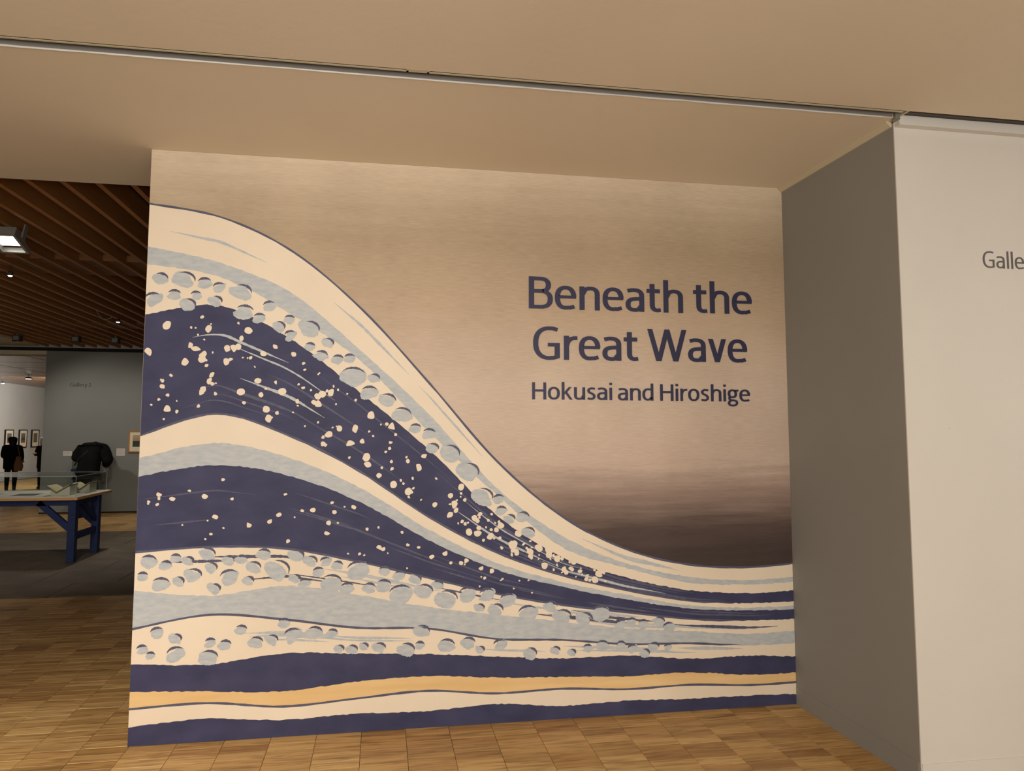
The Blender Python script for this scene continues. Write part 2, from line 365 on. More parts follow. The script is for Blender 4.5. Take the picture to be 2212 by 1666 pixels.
# tan sky sheet: printed vertical colour bands with horizontal streaks
def sky_mat():
    m = mat('printed_sky', (.5, .4, .3), .62, .3); n, l, b = nodes(m)
    tc = n.new('ShaderNodeTexCoord'); sp = n.new('ShaderNodeSeparateXYZ'); l.new(tc.outputs['Object'], sp.inputs[0])
    no = n.new('ShaderNodeTexNoise'); no.inputs['Scale'].default_value = 1; no.inputs['Detail'].default_value = 8
    mp = n.new('ShaderNodeMapping'); mp.inputs['Scale'].default_value = (1.5, 1, 26); l.new(tc.outputs['Object'], mp.inputs[0]); l.new(mp.outputs[0], no.inputs[0])
    d1 = n.new('ShaderNodeMath'); d1.operation = 'MULTIPLY_ADD'; d1.inputs[1].default_value = .22; d1.inputs[2].default_value = -.11; l.new(no.outputs[0], d1.inputs[0])
    ad = n.new('ShaderNodeMath'); ad.operation = 'ADD'; l.new(sp.outputs[2], ad.inputs[0]); l.new(d1.outputs[0], ad.inputs[1])
    dv = n.new('ShaderNodeMath'); dv.operation = 'DIVIDE'; dv.inputs[1].default_value = H; l.new(ad.outputs[0], dv.inputs[0])
    cr = n.new('ShaderNodeValToRGB'); e = cr.color_ramp.elements
    stops = [(0, s(90, 78, 74)), (.285, s(66, 56, 54)), (.335, s(84, 70, 66)), (.40, s(150, 130, 120)), (.46, s(196, 176, 162)), (.6, s(202, 184, 168)),
             (.75, s(184, 163, 140)), (.86, s(176, 157, 132)), (.92, s(188, 170, 146)), (1, s(214, 198, 176))]
    e[0].position, e[0].color = stops[0][0], (*stops[0][1], 1); e[1].position, e[1].color = 1, (*stops[-1][1], 1)
    for p, c in stops[1:-1]: q = e.new(p); q.color = (*c, 1)
    l.new(dv.outputs[0], cr.inputs[0])
    # soft cloudy mottling
    n3 = n.new('ShaderNodeTexNoise'); n3.inputs['Scale'].default_value = 1.6; n3.inputs['Detail'].default_value = 3; l.new(tc.outputs['Object'], n3.inputs[0])
    n4 = n.new('ShaderNodeTexNoise'); n4.inputs['Scale'].default_value = 1; n4.inputs['Detail'].default_value = 7
    m4 = n.new('ShaderNodeMapping'); m4.inputs['Scale'].default_value = (14, 1, 160); l.new(tc.outputs['Object'], m4.inputs[0]); l.new(m4.outputs[0], n4.inputs[0])
    sm = n.new('ShaderNodeMath'); sm.operation = 'ADD'; l.new(n3.outputs[0], sm.inputs[0]); l.new(n4.outputs[0], sm.inputs[1])
    c4 = n.new('ShaderNodeMapRange'); c4.inputs[1].default_value = .7; c4.inputs[2].default_value = 1.3; c4.inputs[3].default_value = .86; c4.inputs[4].default_value = 1.1
    l.new(sm.outputs[0], c4.inputs[0])
    hs = n.new('ShaderNodeHueSaturation'); l.new(cr.outputs[0], hs.inputs['Color']); l.new(c4.outputs[0], hs.inputs['Value']); l.new(hs.outputs[0], b.inputs['Base Color'])
    n2 = n.new('ShaderNodeTexNoise'); n2.inputs['Scale'].default_value = 90; n2.inputs['Detail'].default_value = 5
    bp = n.new('ShaderNodeBump'); bp.inputs['Strength'].default_value = .3; bp.inputs['Distance'].default_value = .0015
    l.new(tc.outputs['Object'], n2.inputs[0]); l.new(n2.outputs[0], bp.inputs['Height']); l.new(bp.outputs[0], b.inputs['Normal'])
    return m
M['sky'] = sky_mat()
M['cream'] = print_mat('printed_cream', s(226, 212, 192), s(233, 220, 201), (2, 2, 2))
M['navy'] = print_mat('printed_navy', s(50, 52, 82), s(66, 67, 100), (5, 5, 9), .3, .75)
M['pale'] = print_mat('printed_pale_blue', s(172, 180, 188), s(190, 194, 196), (18, 18, 50), .35, .65)
M['sand'] = print_mat('printed_sand', s(220, 184, 128), s(230, 198, 146), (2, 2, 20))
M['greyp'] = print_mat('printed_warm_grey', s(184, 168, 158), s(194, 178, 166), (9, 9, 9))
M['line'] = print_mat('printed_outline', s(78, 80, 104), s(92, 94, 116), (20, 20, 20))
PM = ['cream', 'navy', 'pale', 'sand', 'greyp', 'line']
obj('printed_backdrop', box(0, W - .001, -.0005, .0038, .001, H - .001), M['sky'], mural)

def spline(pts, seg=8, closed=True):
    out = []; k = len(pts)
    rng = range(k) if closed else range(k - 1)
    for i in rng:
        if closed: p = [pts[(i + a) % k] for a in (-1, 0, 1, 2)]
        else: p = [pts[max(0, min(k - 1, i + a))] for a in (-1, 0, 1, 2)]
        for t in range(seg):
            t = t / seg
            out.append(tuple(.5 * (2 * p[1][a] + (p[2][a] - p[0][a]) * t + (2 * p[0][a] - 5 * p[1][a] + 4 * p[2][a] - p[3][a]) * t * t + (3 * p[1][a] - p[0][a] - 3 * p[2][a] + p[3][a]) * t ** 3) for a in (0, 1)))
    if not closed: out.append(pts[-1])
    return out
layer = [1]; inkbm = bmesh.new()
def clampuv(p): return (min(max(p[0], .001), W - .002), min(max(p[1], .002), H - .002))
def shape(pts, m, jit=.004, smooth=True, lift=True):
    if smooth: pts = spline(pts)
    q = []
    for i, p in enumerate(pts):
        a = pts[(i + 1) % len(pts)]; L = math.hypot(a[0] - p[0], a[1] - p[1]); nn = max(1, int(L / .02)) if jit else 1
        for t in range(nn):
            u = p[0] + (a[0] - p[0]) * t / nn; v = p[1] + (a[1] - p[1]) * t / nn
            q.append((u + random.uniform(-jit, jit) * .5, v + random.uniform(-jit, jit) * .5))
    r = []
    for p in q:
        p = clampuv(p)
        if not r or math.hypot(p[0] - r[-1][0], p[1] - r[-1][1]) > 1e-4: r.append(p)
    if len(r) < 3: return
    yy = -.0006 - .00006 * layer[0]
    layer[0] += 1 if lift else .05
    vs = [inkbm.verts.new((p[0], yy, p[1])) for p in r]
    for t in tessellate_polygon([[Vector((p[0], p[1], 0)) for p in r]]):
        try: f = inkbm.faces.new([vs[i] for i in t])
        except ValueError: continue
        f.material_index = PM.index(m)
        if f.normal.y > 0: pass
def line(pts, wd, m='line', taper=True, lift=False):
    c = spline(pts, 8, False); A = []; B = []
    for i, p in enumerate(c):
        a = c[max(0, i - 1)]; b = c[min(len(c) - 1, i + 1)]; dx, dy = b[0] - a[0], b[1] - a[1]; L = math.hypot(dx, dy) or 1
        t = i / (len(c) - 1); ww = wd * (math.sin(math.pi * min(max(t, .04), .96)) if taper else 1) * random.uniform(.75, 1.2) / 2
        A.append((p[0] - dy / L * ww, p[1] + dx / L * ww)); B.append((p[0] + dy / L * ww, p[1] - dx / L * ww))
    shape(A + B[::-1], m, 0, False, lift)
def blob(cx, cz, rx, rz, m, rot=0, n=7, wob=.2, lift=False, jit=.005):
    pts = []
    for i in range(n):
        t = 2 * math.pi * i / n; k = 1 + random.uniform(-wob, wob); a, b = rx * k * math.cos(t), rz * k * math.sin(t)
        pts.append((cx + a * math.cos(rot) - b * math.sin(rot), cz + a * math.sin(rot) + b * math.cos(rot)))
    shape(pts, m, jit, True, lift)
def leaf(x0, z0, x1, z1, wd, bend, m, jit=.005):
    """long tapering brush streak"""
    dx, dz = x1 - x0, z1 - z0; L = math.hypot(dx, dz); nx, nz = -dz / L, dx / L; up, dn = [], []
    for i in range(9):
        t = i / 8; cx = x0 + dx * t + nx * bend * math.sin(math.pi * t); cz = z0 + dz * t + nz * bend * math.sin(math.pi * t)
        ww = wd * math.sin(math.pi * min(max(t ** .8, .02), .98)) ** .8 / 2
        up.append((cx + nx * ww, cz + nz * ww)); dn.append((cx - nx * ww, cz - nz * ww))
    shape(spline(up, 4, False) + spline(dn[::-1], 4, False), m, jit, False, True)
random.seed(21)
# abstract stand-in artwork: wavering diagonal colour bands, navy / cream / pale blue, over the tan ground
def band(top, m, jit=.006):
    """colour everything below a curve running left to right, as thin upright strips"""
    c = spline([(i * 3.9 / (len(top) - 1), z) for i, z in enumerate(top)], 12, False); yy = -.0006 - .00006 * layer[0]; layer[0] += 1
    xs = [.001 + (W - .003) * i / 190 for i in range(191)]; prev = None; a = 0
    for x in xs:
        while a < len(c) - 2 and c[a + 1][0] < x: a += 1
        t = (x - c[a][0]) / (c[a + 1][0] - c[a][0]); z = c[a][1] + (c[a + 1][1] - c[a][1]) * t + random.uniform(-jit, jit) * .5
        v = (inkbm.verts.new((x, yy, .002)), inkbm.verts.new((x, yy, z)))
        if prev:
            f = inkbm.faces.new((prev[0], v[0], v[1], prev[1])); f.material_index = PM.index(m)
        prev = v
def rim(top, wd=.012):
    line([(i * 3.9 / (len(top) - 1), z) for i, z in enumerate(top)], wd, taper=False, lift=True)
T = [[2.90, 2.84, 2.66, 2.34, 1.92, 1.52, 1.22, 1.04, .96, .96, 1.02],      # cream top
     [2.66, 2.58, 2.42, 2.10, 1.74, 1.36, 1.10, .95, .88, .87, .92],
     [2.56, 2.50, 2.30, 2.04, 1.64, 1.32, 1.03, .92, .84, .84, .88],
     [2.28, 2.34, 2.16, 1.86, 1.54, 1.20, .97, .86, .79, .78, .82],         # navy broad
     [1.62, 1.74, 1.62, 1.42, 1.16, .98, .86, .78, .72, .71, .74],          # cream ribbon
     [1.50, 1.58, 1.50, 1.33, 1.09, .92, .82, .75, .69, .68, .71],          # pale
     [1.40, 1.46, 1.40, 1.25, 1.03, .88, .79, .72, .67, .66, .68],          # navy
     [1.00, 1.02, 1.00, .92, .82, .74, .68, .64, .60, .59, .61],            # cream lower
     [.80, .76, .80, .74, .66, .62, .58, .54, .52, .50, .53],               # pale
     [.60, .66, .62, .56, .54, .48, .47, .44, .44, .42, .44],               # cream
     [.42, .40, .44, .42, .40, .38, .36, .37, .34, .35, .33],               # navy
     [.28, .26, .24, .27, .28, .26, .25, .24, .25, .22, .23],               # sand
     [.19, .20, .16, .18, .20, .17, .18, .16, .17, .15, .16],               # cream
     [.10, .12, .09, .10, .09, .11, .08, .09, .08, .08, .07]]               # navy
T = [[z * (1 - .028 * max(0, i - 4)) for i, z in enumerate(t)] for t in T]
COL = ['cream', 'pale', 'cream', 'navy', 'cream', 'pale', 'navy', 'cream', 'pale', 'cream', 'navy', 'sand', 'cream', 'navy']
for k, (t, c) in enumerate(zip(T, COL)):
    band(t, c)
    if k in (0, 4, 7, 9, 12): rim(t)
# tonal strokes that follow the bands
def between(k, f, x0, x1, wd, m):
    pts = []
    for i in range(7):
        x = x0 + (x1 - x0) * i / 6; u = x / 3.9 * 10; a = min(int(u), 9); t = u - a
        za = T[k][a] + (T[k][a + 1] - T[k][a]) * t; zb = T[k + 1][a] + (T[k + 1][a + 1] - T[k + 1][a]) * t
        pts.append((x, za + (zb - za) * f))
    line(pts, wd, m)
for q in range(26):
    x = random.uniform(0, 2.6); between(3, random.uniform(.12, .9), x, x + random.uniform(.4, .9), random.uniform(.006, .016), random.choice(('line', 'line', 'pale')))
for q in range(18):
    x = random.uniform(0, 3.0); between(7, random.uniform(.15, .85), x, x + random.uniform(.3, .7), random.uniform(.008, .02), random.choice(('pale', 'line')))
for q in range(18):
    x = random.uniform(0, 3.2); between(6, random.uniform(.2, .8), x, x + random.uniform(.3, .6), .009, 'line')
for q in range(16):
    x = random.uniform(0, 3.2); between(random.choice((0, 9)), random.uniform(.3, .7), x, x + random.uniform(.3, .6), random.uniform(.01, .022), 'pale')
layer[0] += 1
def height(k, x):
    u = x / 3.9 * 10; a = min(int(u), 9); t = u - a; return T[k][a] + (T[k][a + 1] - T[k][a]) * t
def pebble(x, z, r):
    ro = random.uniform(-.7, .7); blob(x, z, r, r * .66, 'pale', ro, 8, .2)
    line([(x + r * 1.05 * math.cos(ro + .3 + t), z + r * .78 * math.sin(ro + .3 + t)) for t in (0, .5, 1.0, 1.5, 2.0)], .014)
done = []
for lo, hi, cnt, r0, r1 in ((3, 2, 70, .03, .075), (8, 7, 60, .03, .07), (10, 9, 36, .025, .05)):
    c = 0; tr2 = 0
    while c < cnt and tr2 < 4000:
        tr2 += 1; x = random.uniform(.03, 3.0 if lo != 3 else 2.2); f = random.uniform(.12, .88); r = random.uniform(r0, r1)
        a, b = height(lo, x), height(hi, x)
        if b - a < r * 1.5: continue
        z = a + (b - a) * f
        if all(math.hypot(x - p, z - q) > (r + o) * .95 for p, q, o in done): done.append((x, z, r)); pebble(x, z, r); c += 1
layer[0] += 1
for k in range(230):
    x = random.uniform(.02, 2.6); a, b = height(4, x), height(3, x)
    if b - a < .08: continue
    z = a + (b - a) * random.uniform(.08, .92); r = random.choice((.006, .008, .010, .015, .021)); blob(x, z, r, r * .85, 'cream', random.random() * 3, 6, .3, jit=0)
for k in range(60):
    x = random.uniform(.02, 2.2); a, b = height(7, x), height(6, x); z = a + (b - a) * random.uniform(.1, .9); r = random.choice((.006, .009, .014)); blob(x, z, r, r * .85, 'cream', 0, 6, .3, jit=0)
layer[0] += 1
obj('printed_shapes', inkbm, [M[k] for k in PM], mural)

# ---------------------------------------------------------------- lettering (glyphs drawn as pen strokes)
X = .74
def arc(cx, cy, rx, ry, a0, a1, n=14, p=2.35):
    out = []
    for i in range(n + 1):
        t = math.radians(a0 + (a1 - a0) * i / n); c, q = math.cos(t), math.sin(t)
        out.append((cx + rx * math.copysign(abs(c) ** (2 / p), c), cy + ry * math.copysign(abs(q) ** (2 / p), q)))
    return out
# each glyph: (width, [strokes]); 'p' polyline through points, 'd' diagonal with level cuts, 'b' plain box
GL = {
 'B': (.72, [('b', 0, 0, .16, 1), ('p', [(.08, .94), (.34, .94)] + arc(.34, .745, .25, .195, 90, -90) + [(.08, .55)]), ('p', [(.08, .55), (.36, .55)] + arc(.36, .305, .285, .245, 90, -90) + [(.08, .06)])]),
 'e': (.65, [('p', arc(.325, .37, .25, .315, 2, 285, 30) + [(.45, .058), (.59, .10)]), ('b', .1, .345, .64, .44)]),
 'n': (.62, [('b', 0, 0, .155, .74), ('p', [(.10, .50)] + arc(.335, .50, .21, .185, 150, 0) + [(.545, 0)])]),
 'h': (.62, [('b', 0, 0, .155, 1.04), ('p', [(.10, .50)] + arc(.335, .50, .21, .185, 150, 0) + [(.545, 0)])]),
 'u': (.62, [('b', .465, 0, .62, .74), ('p', [(.075, .74)] + arc(.285, .235, .21, .18, 180, 330) + [(.52, .26)])]),
 'o': (.66, [('p', arc(.33, .37, .255, .315, 0, 360, 36))]),
 'a': (.58, [('p', [(.06, .655), (.20, .685)] + arc(.27, .50, .235, .185, 90, 0) + [(.505, 0)]), ('p', [(.50, .415), (.33, .405)] + arc(.29, .225, .215, .175, 95, 290) + [(.43, .11), (.50, .19)])]),
 't': (.44, [('p', [(.175, .90)] + [(.175, .24)] + arc(.345, .225, .17, .165, 180, 270)[1:] + [(.44, .075)]), ('b', 0, .61, .42, .735)]),
 'r': (.41, [('b', 0, 0, .155, .74), ('p', [(.09, .46), (.13, .57), (.21, .645), (.31, .672), (.41, .672)])]),
 'G': (.80, [('p', [(.735, .915), (.60, .950)] + arc(.50, .50, .42, .455, 88, 268, 26) + [(.62, .055), (.725, .09)]), ('b', .645, .045, .80, .51), ('b', .44, .40, .79, .51)]),
 'W': (1.29, [('d', .09, 1, .365, 0), ('d', .375, 0, .645, 1), ('d', .645, 1, .915, 0), ('d', .925, 0, 1.20, 1)]),
 'v': (.62, [('d', .09, .74, .31, 0), ('d', .31, 0, .53, .74)]),
 'H': (.78, [('b', 0, 0, .16, 1), ('b', .62, 0, .78, 1), ('b', .1, .46, .7, .585)]),
 'k': (.62, [('b', 0, 0, .155, 1.04), ('d', .14, .34, .47, .74), ('d', .24, .43, .53, 0)]),
 's': (.50, [('p', [(.45, .655), (.36, .680), (.22, .682), (.12, .635), (.085, .54), (.13, .45), (.24, .395), (.35, .335), (.415, .25), (.405, .14), (.32, .07), (.19, .055), (.04, .09)])]),
 'i': (.155, [('b', 0, 0, .155, .74), ('b', 0, .89, .155, 1.03)]),
 'd': (.64, [('b', .485, 0, .64, 1.04), ('p', [(.54, .655), (.43, .685), (.33, .685)] + arc(.32, .37, .245, .315, 92, 268, 20) + [(.42, .07), (.53, .20)])]),
 'g': (.66, [('p', arc(.29, .47, .205, .215, 0, 360, 28)), ('p', [(.38, .66), (.66, .675)]), ('p', [(.17, .29), (.10, .21), (.12, .12), (.24, .075), (.42, .06), (.54, .0), (.56, -.12), (.48, -.22), (.30, -.255), (.13, -.22), (.07, -.12), (.11, -.01), (.22, .06)])]),
 'l': (.155, [('b', 0, 0, .155, 1.04)]),
 'y': (.62, [('d', .09, .74, .33, .0), ('d', .53, .74, .28, -.16), ('p', [(.33, -.05), (.26, -.19), (.16, -.24), (.03, -.22)])]),
 '2': (.62, [('p', [(.05, .85), (.15, .925), (.28, .945), (.42, .90), (.48, .76), (.44, .60), (.30, .38), (.10, .10)]), ('b', .02, 0, .60, .12)]),
}
SBL = dict(e=.03, o=.035, a=.03, t=.02, G=.03, W=0, v=.012, s=.04, d=.04, g=.035, y=.0)
SBR = dict(B=.035, e=.035, o=.045, t=.03, r=.015, W=.005, v=.012, k=.015, s=.045, g=.02, y=0)
def word(txt, x0, x1, z, cap, y, m, parent=None, pen=1.0, sxr=1.0):
    """flat vinyl letters, 1.2 mm thick, standing proud of plane y"""
    adv = 0; pos = []; last = 0
    for ch in txt:
        if ch == ' ': adv += .24; continue
        if pos: adv += SBL.get(ch, .062)
        pos.append((ch, adv)); adv += GL[ch][0]; wid = adv; adv += SBR.get(ch, .062)
    sx = (x1 - x0) / wid if x1 else cap * sxr
    bm = bmesh.new(); hx, hy = .0775 * pen, .058 * pen; k = [0]
    def poly(pts):
        k[0] += 1; yy = y - .0012 - .00004 * (k[0] % 5); P = lambda p, q: (x0 + p[0] * sx, q, z + p[1] * cap)
        A = [bm.verts.new(P(p, yy)) for p in pts]; B = [bm.verts.new(P(p, y)) for p in pts]; n_ = len(pts)
        bm.faces.new(A)
        for i in range(n_): bm.faces.new((A[i], B[i], B[(i + 1) % n_], A[(i + 1) % n_]))
    for ch, ax in pos:
        for st in GL[ch][1]:
            if st[0] == 'b':
                _, a, b, c, d = st
                if pen != 1:
                    if c - a < .17: mx_ = (a + c) / 2; a, c = mx_ - hx, mx_ + hx
                    elif d - b < .14: my_ = (b + d) / 2; b, d = my_ - hy, my_ + hy
                poly([(ax + a, b), (ax + c, b), (ax + c, d), (ax + a, d)])
            elif st[0] == 'd':
                _, a, b, c, d = st; h_ = hx * 1.02
                poly([(ax + a - h_, b), (ax + a + h_, b), (ax + c + h_, d), (ax + c - h_, d)])
            else:
                pts = st[1]; L_, R2 = [], []
                closed = math.hypot(pts[0][0] - pts[-1][0], pts[0][1] - pts[-1][1]) < 1e-4
                for i, p in enumerate(pts):
                    a = pts[i - 1] if i else (pts[-2] if closed else p); b = pts[i + 1] if i < len(pts) - 1 else (pts[1] if closed else p)
                    dx, dy = b[0] - a[0], b[1] - a[1]; q = math.hypot(dx, dy) or 1; nx, ny = -dy / q, dx / q
                    L_.append((ax + p[0] + nx * hx, p[1] + ny * hy)); R2.append((ax + p[0] - nx * hx, p[1] - ny * hy))
                for i in range(len(pts) - 1): poly([L_[i], R2[i], R2[i + 1], L_[i + 1]])
    bmesh.ops.recalc_face_normals(bm, faces=bm.faces)
    return obj('lettering', bm, m, parent)
YT = -.0006 - .00006 * layer[0] - .0004
for a in (('Beneath', 2.143, 3.116, 2.379, .194), ('the', 3.184, 3.575, 2.383, .194), ('Great', 2.168, 2.821, 2.075, .196), ('Wave', 2.880, 3.535, 2.078, .196)):
    word(*a, YT, M['letter'], mural)
for a in (('Hokusai', 2.162, 2.654, 1.837, .101), ('and', 2.690, 2.915, 1.836, .100), ('Hiroshige', 2.958, 3.547, 1.836, .101)):
    word(*a, YT, M['letter'], mural)
word('Gallery', 4.270, None, 2.478, .086, -D - .0002, M['letter_grey'], wr, .80, 1.02)
word('Gallery 2', -4.867, -4.477, 2.512, .075, FY - .0002, M['letter_dark'], wg, .85)

# ================================================================ GALLERY CONTENTS
# long trestle display table
TX1, TX0, TY0, TY1 = -2.455, -5.25, 5.40, 6.52
tb = thing('display_table', (TX1 - .4, 5.9, 0), 'long blue-legged trestle display table with plywood-edged white top', 'table')
def L(o): # shift a child built in world coordinates into its parent's frame
    o.location = -o.parent.location; return o
L(obj('tabletop', box(TX0, TX1, TY0, TY1, .772, .806, bev=.002), M['edge'], tb))
L(obj('top_surface', box(TX0 + .004, TX1 - .004, TY0 + .004, TY1 - .004, .806, .810), M['tabletop'], tb, label='white top surface'))
for (lx) in (-2.575, TX0 + .1):
    for ly in (5.44, 6.16):
        L(obj('leg', box(lx, lx + .09, ly, ly + .09, 0, .772, bev=.003), M['blue'], tb))
    L(obj('stretcher', box(lx + .02, lx + .07, 5.53, 6.16, .27, .35), M['blue'], tb))
    L(obj('cross_rail', box(lx + .02, lx + .07, 5.53, 6.16, .70, .772), M['blue'], tb))
    L(obj('brace', bar((lx + .045, 5.72, .72), (lx + .045, 6.18, .44), .05, .06), M['blue'], tb))
    sgn = -1 if lx > -4 else 1
    for ly in (5.485, 6.205):
        L(obj('brace', bar((lx + .045 + sgn * .40, ly, .74), (lx + .045 + sgn * .02, ly, .40), .05, .075), M['blue'], tb))
for ly in (5.46, 6.18): L(obj('long_rail', box(TX0 + .19, -2.575, ly, ly + .05, .70, .772), M['blue'], tb))
# glass cover
gx1, gx0, gy0, gy1, gz = -2.495, -5.2, 5.44, 6.42, 1.062
gcv = thing('glass_cover', ((gx0 + gx1) / 2, (gy0 + gy1) / 2, .81), 'clear glass box cover standing on the display table', 'glass cover')
t_ = .006
for a in ((gx0, gx1, gy0, gy0 + t_, .8105, gz), (gx0, gx1, gy1 - t_, gy1, .8105, gz), (gx1 - t_, gx1, gy0 + t_, gy1 - t_, .8105, gz), (gx0, gx0 + t_, gy0 + t_, gy1 - t_, .8105, gz), (gx0, gx1, gy0, gy1, gz, gz + t_)):
    L(obj('glass_pane', box(*a), M['glass'], gcv))
for a in ((gx0, gx1, gy0 - .003, gy0, gz - .001, gz + .007), (gx1, gx1 + .003, gy0, gy1, gz - .001, gz + .007), (gx1 - .002, gx1 + .002, gy0 - .003, gy0 + .001, .8105, gz), (gx1 - .002, gx1 + .003, gy1, gy1 + .004, .8105, gz), (gx0, gx1, gy1, gy1 + .003, gz - .001, gz + .007)):
    L(obj('polished_edge', box(*a), M['glass_edge'], gcv))
# books on cradles
def open_book(cx, cy, wdt, ang, label, cradle_label):
    c = thing('book_cradle', (cx, cy, .8105), cradle_label, 'book stand')
    obj('cradle_body', prism([(-wdt * .36, 0), (wdt * .50, 0), (wdt * .5, .125), (-.02, .035), (-wdt * .36, .085)], 'y', -.11, .11), M['cradle'], c)
    b = thing('open_book', (cx, cy, .8105 + .037), label, 'book')
    for sgn, q in ((-1, .52), (1, .52)):
        hx = sgn * wdt * q; hz = .082 if sgn < 0 else .094
        cv = obj('cover', prism([(-.02, 0), (-.02 + 0, .006), (hx, hz + .006), (hx, hz)], 'y', -.135, .135), M['book_cover'], b)
        obj('page_block', prism([(-.02, .0065), (-.016, .022), (hx * .55, hz * .6 + .020), (hx * .96, hz + .013), (hx * .97, hz + .0065)], 'y', -.127, .127), M['page'], cv)
    return b
open_book(-2.765, 5.72, .26, 0, 'open book propped in a white cradle at the near corner of the table', 'white V-shaped cradle under the nearer open book')
open_book(-2.66, 6.13, .21, 0, 'smaller open book propped behind the nearer open book in the glass case', 'white V-shaped cradle under the smaller rear open book')
# flat sheets on the table
def sheet(x, y, wx, wy, rz, col, label, edge=True):
    o = thing('printed_sheet', (x, y, .8105), label, 'print', None, rz)
    pa = obj('paper', box(-wx / 2, wx / 2, -wy / 2, wy / 2, 0, .0015), M['card'], o)
    obj('picture_area', box(-wx * .42, wx * .42, -wy * .38, wy * .38, .0015, .002), mat('sheet_tone', col, .8), pa)
sheet(-3.22, 5.80, .34, .42, .05, s(95, 95, 92), 'dark grey printed sheet lying flat left of the open books')
sheet(-3.72, 5.85, .34, .46, -.06, s(150, 148, 138), 'pale printed sheet lying flat at the left end of the visible tabletop')

# small blue case against the gallery wall
cs = thing('wall_display_case', (-4.25, 10.5, 0), 'narrow blue display case with a glass box beside the far grey wall', 'display case')
L(obj('case_base', box(-4.60, -4.26, 10.42, 10.80, .84, .90, bev=.003), M['blue'], cs))
for x in (-4.57, -4.36):
    for y in (10.45, 10.70): L(obj('leg', box(x, x + .06, y, y + .06, 0, .84), M['blue'], cs))
for a in ((-4.58, -4.28, 10.44, 10.445, .90, 1.145), (-4.58, -4.28, 10.775, 10.78, .90, 1.145), (-4.58, -4.575, 10.445, 10.775, .90, 1.145), (-4.285, -4.28, 10.445, 10.775, .90, 1.145), (-4.58, -4.28, 10.44, 10.78, 1.145, 1.15)):
    L(obj('glass_pane', box(*a), M['glass'], cs))
L(obj('polished_edge', box(-4.583, -4.575, 10.437, 10.443, .90, 1.15), M['dark_metal'], cs))

# labels on wall
def card(x0, x1, z0, z1, label):
    o = thing('wall_label', ((x0 + x1) / 2, FY, z0), label, 'label')
    w_, h_ = (x1 - x0) / 2, z1 - z0
    ca = obj('card', box(-w_, w_, -.006, 0, 0, h_), M['card'], o)
    bm = bmesh.new()
    for k in range(7): bx(bm, -w_ * .85, w_ * (.8 - .2 * (k % 3 == 2)), -.0065, -.006, h_ * (.88 - k * .11) - .003, h_ * (.88 - k * .11))
    obj('text_lines', bm, M['inkline'], ca)['kind'] = 'stuff'
card(-4.933, -4.776, 1.134, 1.225, 'small white label card on the grey wall left of the bending visitor')
card(-3.950, -3.788, 1.131, 1.279, 'taller white label card on the grey wall between bending visitor and oak frame')

# pictures
def picture(loc, rz, w_, h_, fm, label, mw, fw, tones, grp=None, dp=.03):
    o = thing('framed_picture', loc, label, 'picture', grp, rz)   # hangs facing -y in its own frame; origin at bottom centre
    a, b = w_ / 2, h_
    for q in ((-a, a, 0, fw), (-a, a, b - fw, b), (-a, -a + fw, fw, b - fw), (a - fw, a, fw, b - fw)):
        obj('frame_rail', box(q[0], q[1], -dp, 0, q[2], q[3], bev=.002), fm, o)
    mo = obj('mount', box(-a + fw, a - fw, -dp + .012, -.002, fw, b - fw), M['mount'], o)
    x0, x1, z0, z1 = -a + fw + mw, a - fw - mw, fw + mw * 1.5, b - fw - mw
    bm = bmesh.new(); k = len(tones)
    for i in range(k):
        zz0 = z0 + (z1 - z0) * i / k; bx(bm, x0, x1, -dp + .010, -dp + .012, zz0, z0 + (z1 - z0) * (i + 1) / k, i)
    obj('artwork', bm, [mat('print_tone', c, .8) for c in tones], mo)
picture((-3.43, FY, 1.20), 0, .60, .43, M['frame_wood'], 'oak-framed landscape print on the grey wall beside the mural edge', .06, .022,
        [s(66, 72, 60), s(60, 66, 58), s(176, 150, 112), s(186, 160, 122)])
pics = ((19.55, 'black-framed picture cut off by the left photo edge on the pale side wall'), (20.40, 'black-framed picture directly behind the standing woman on the pale side wall'),
        (21.27, 'black-framed picture just right of the standing woman on the pale side wall'), (22.10, 'black-framed picture nearest the grey wall corner, partly behind the scarfed visitor'))
for i, (y, lb) in enumerate(pics):
    picture((XL, y, 1.05), math.pi / 2 if True else 0, .50, .60, M['frame_black'], lb, .09, .028, [s(120, 92, 52), s(70, 70, 66), s(96, 98, 98), s(112, 112, 110)] if i != 3 else [s(110, 104, 92)] * 2, 'black-framed pictures on the side wall', .045)

# ceiling lamps
flood = thing('flood_light', (-1.67, 1.93, 3.13), 'grey square floodlight with glowing white panel hanging from the timber ceiling', 'lamp')
def frame_ring(a, b, z0, z1, th):
    bm = bmesh.new()
    bx(bm, -a, a, -b, -b + th, z0, z1); bx(bm, -a, a, b - th, b, z0, z1); bx(bm, -a, -a + th, -b + th, b - th, z0, z1); bx(bm, a - th, a, -b + th, b - th, z0, z1); return bm
obj('housing', box(-.08, .08, -.09, .09, .03, .10, bev=.008), M['metal_box'], flood)
flood.rotation_euler = (-.35, 0, 0)
obj('reflector', frame_ring(.105, .13, -.01, .035, .02), M['metal_box'], flood)
obj('lamp_panel', box(-.075, .075, -.08, .06, .018, .03), M['lamp'], flood)
obj('bracket', bar((.1, .0, .03), (.1, .0, .17), .012, .05, (0, 1, 0)), M['metal_box'], flood)
obj('bracket', bar((-.1, .0, .03), (-.1, .0, .17), .012, .05, (0, 1, 0)), M['metal_box'], flood)
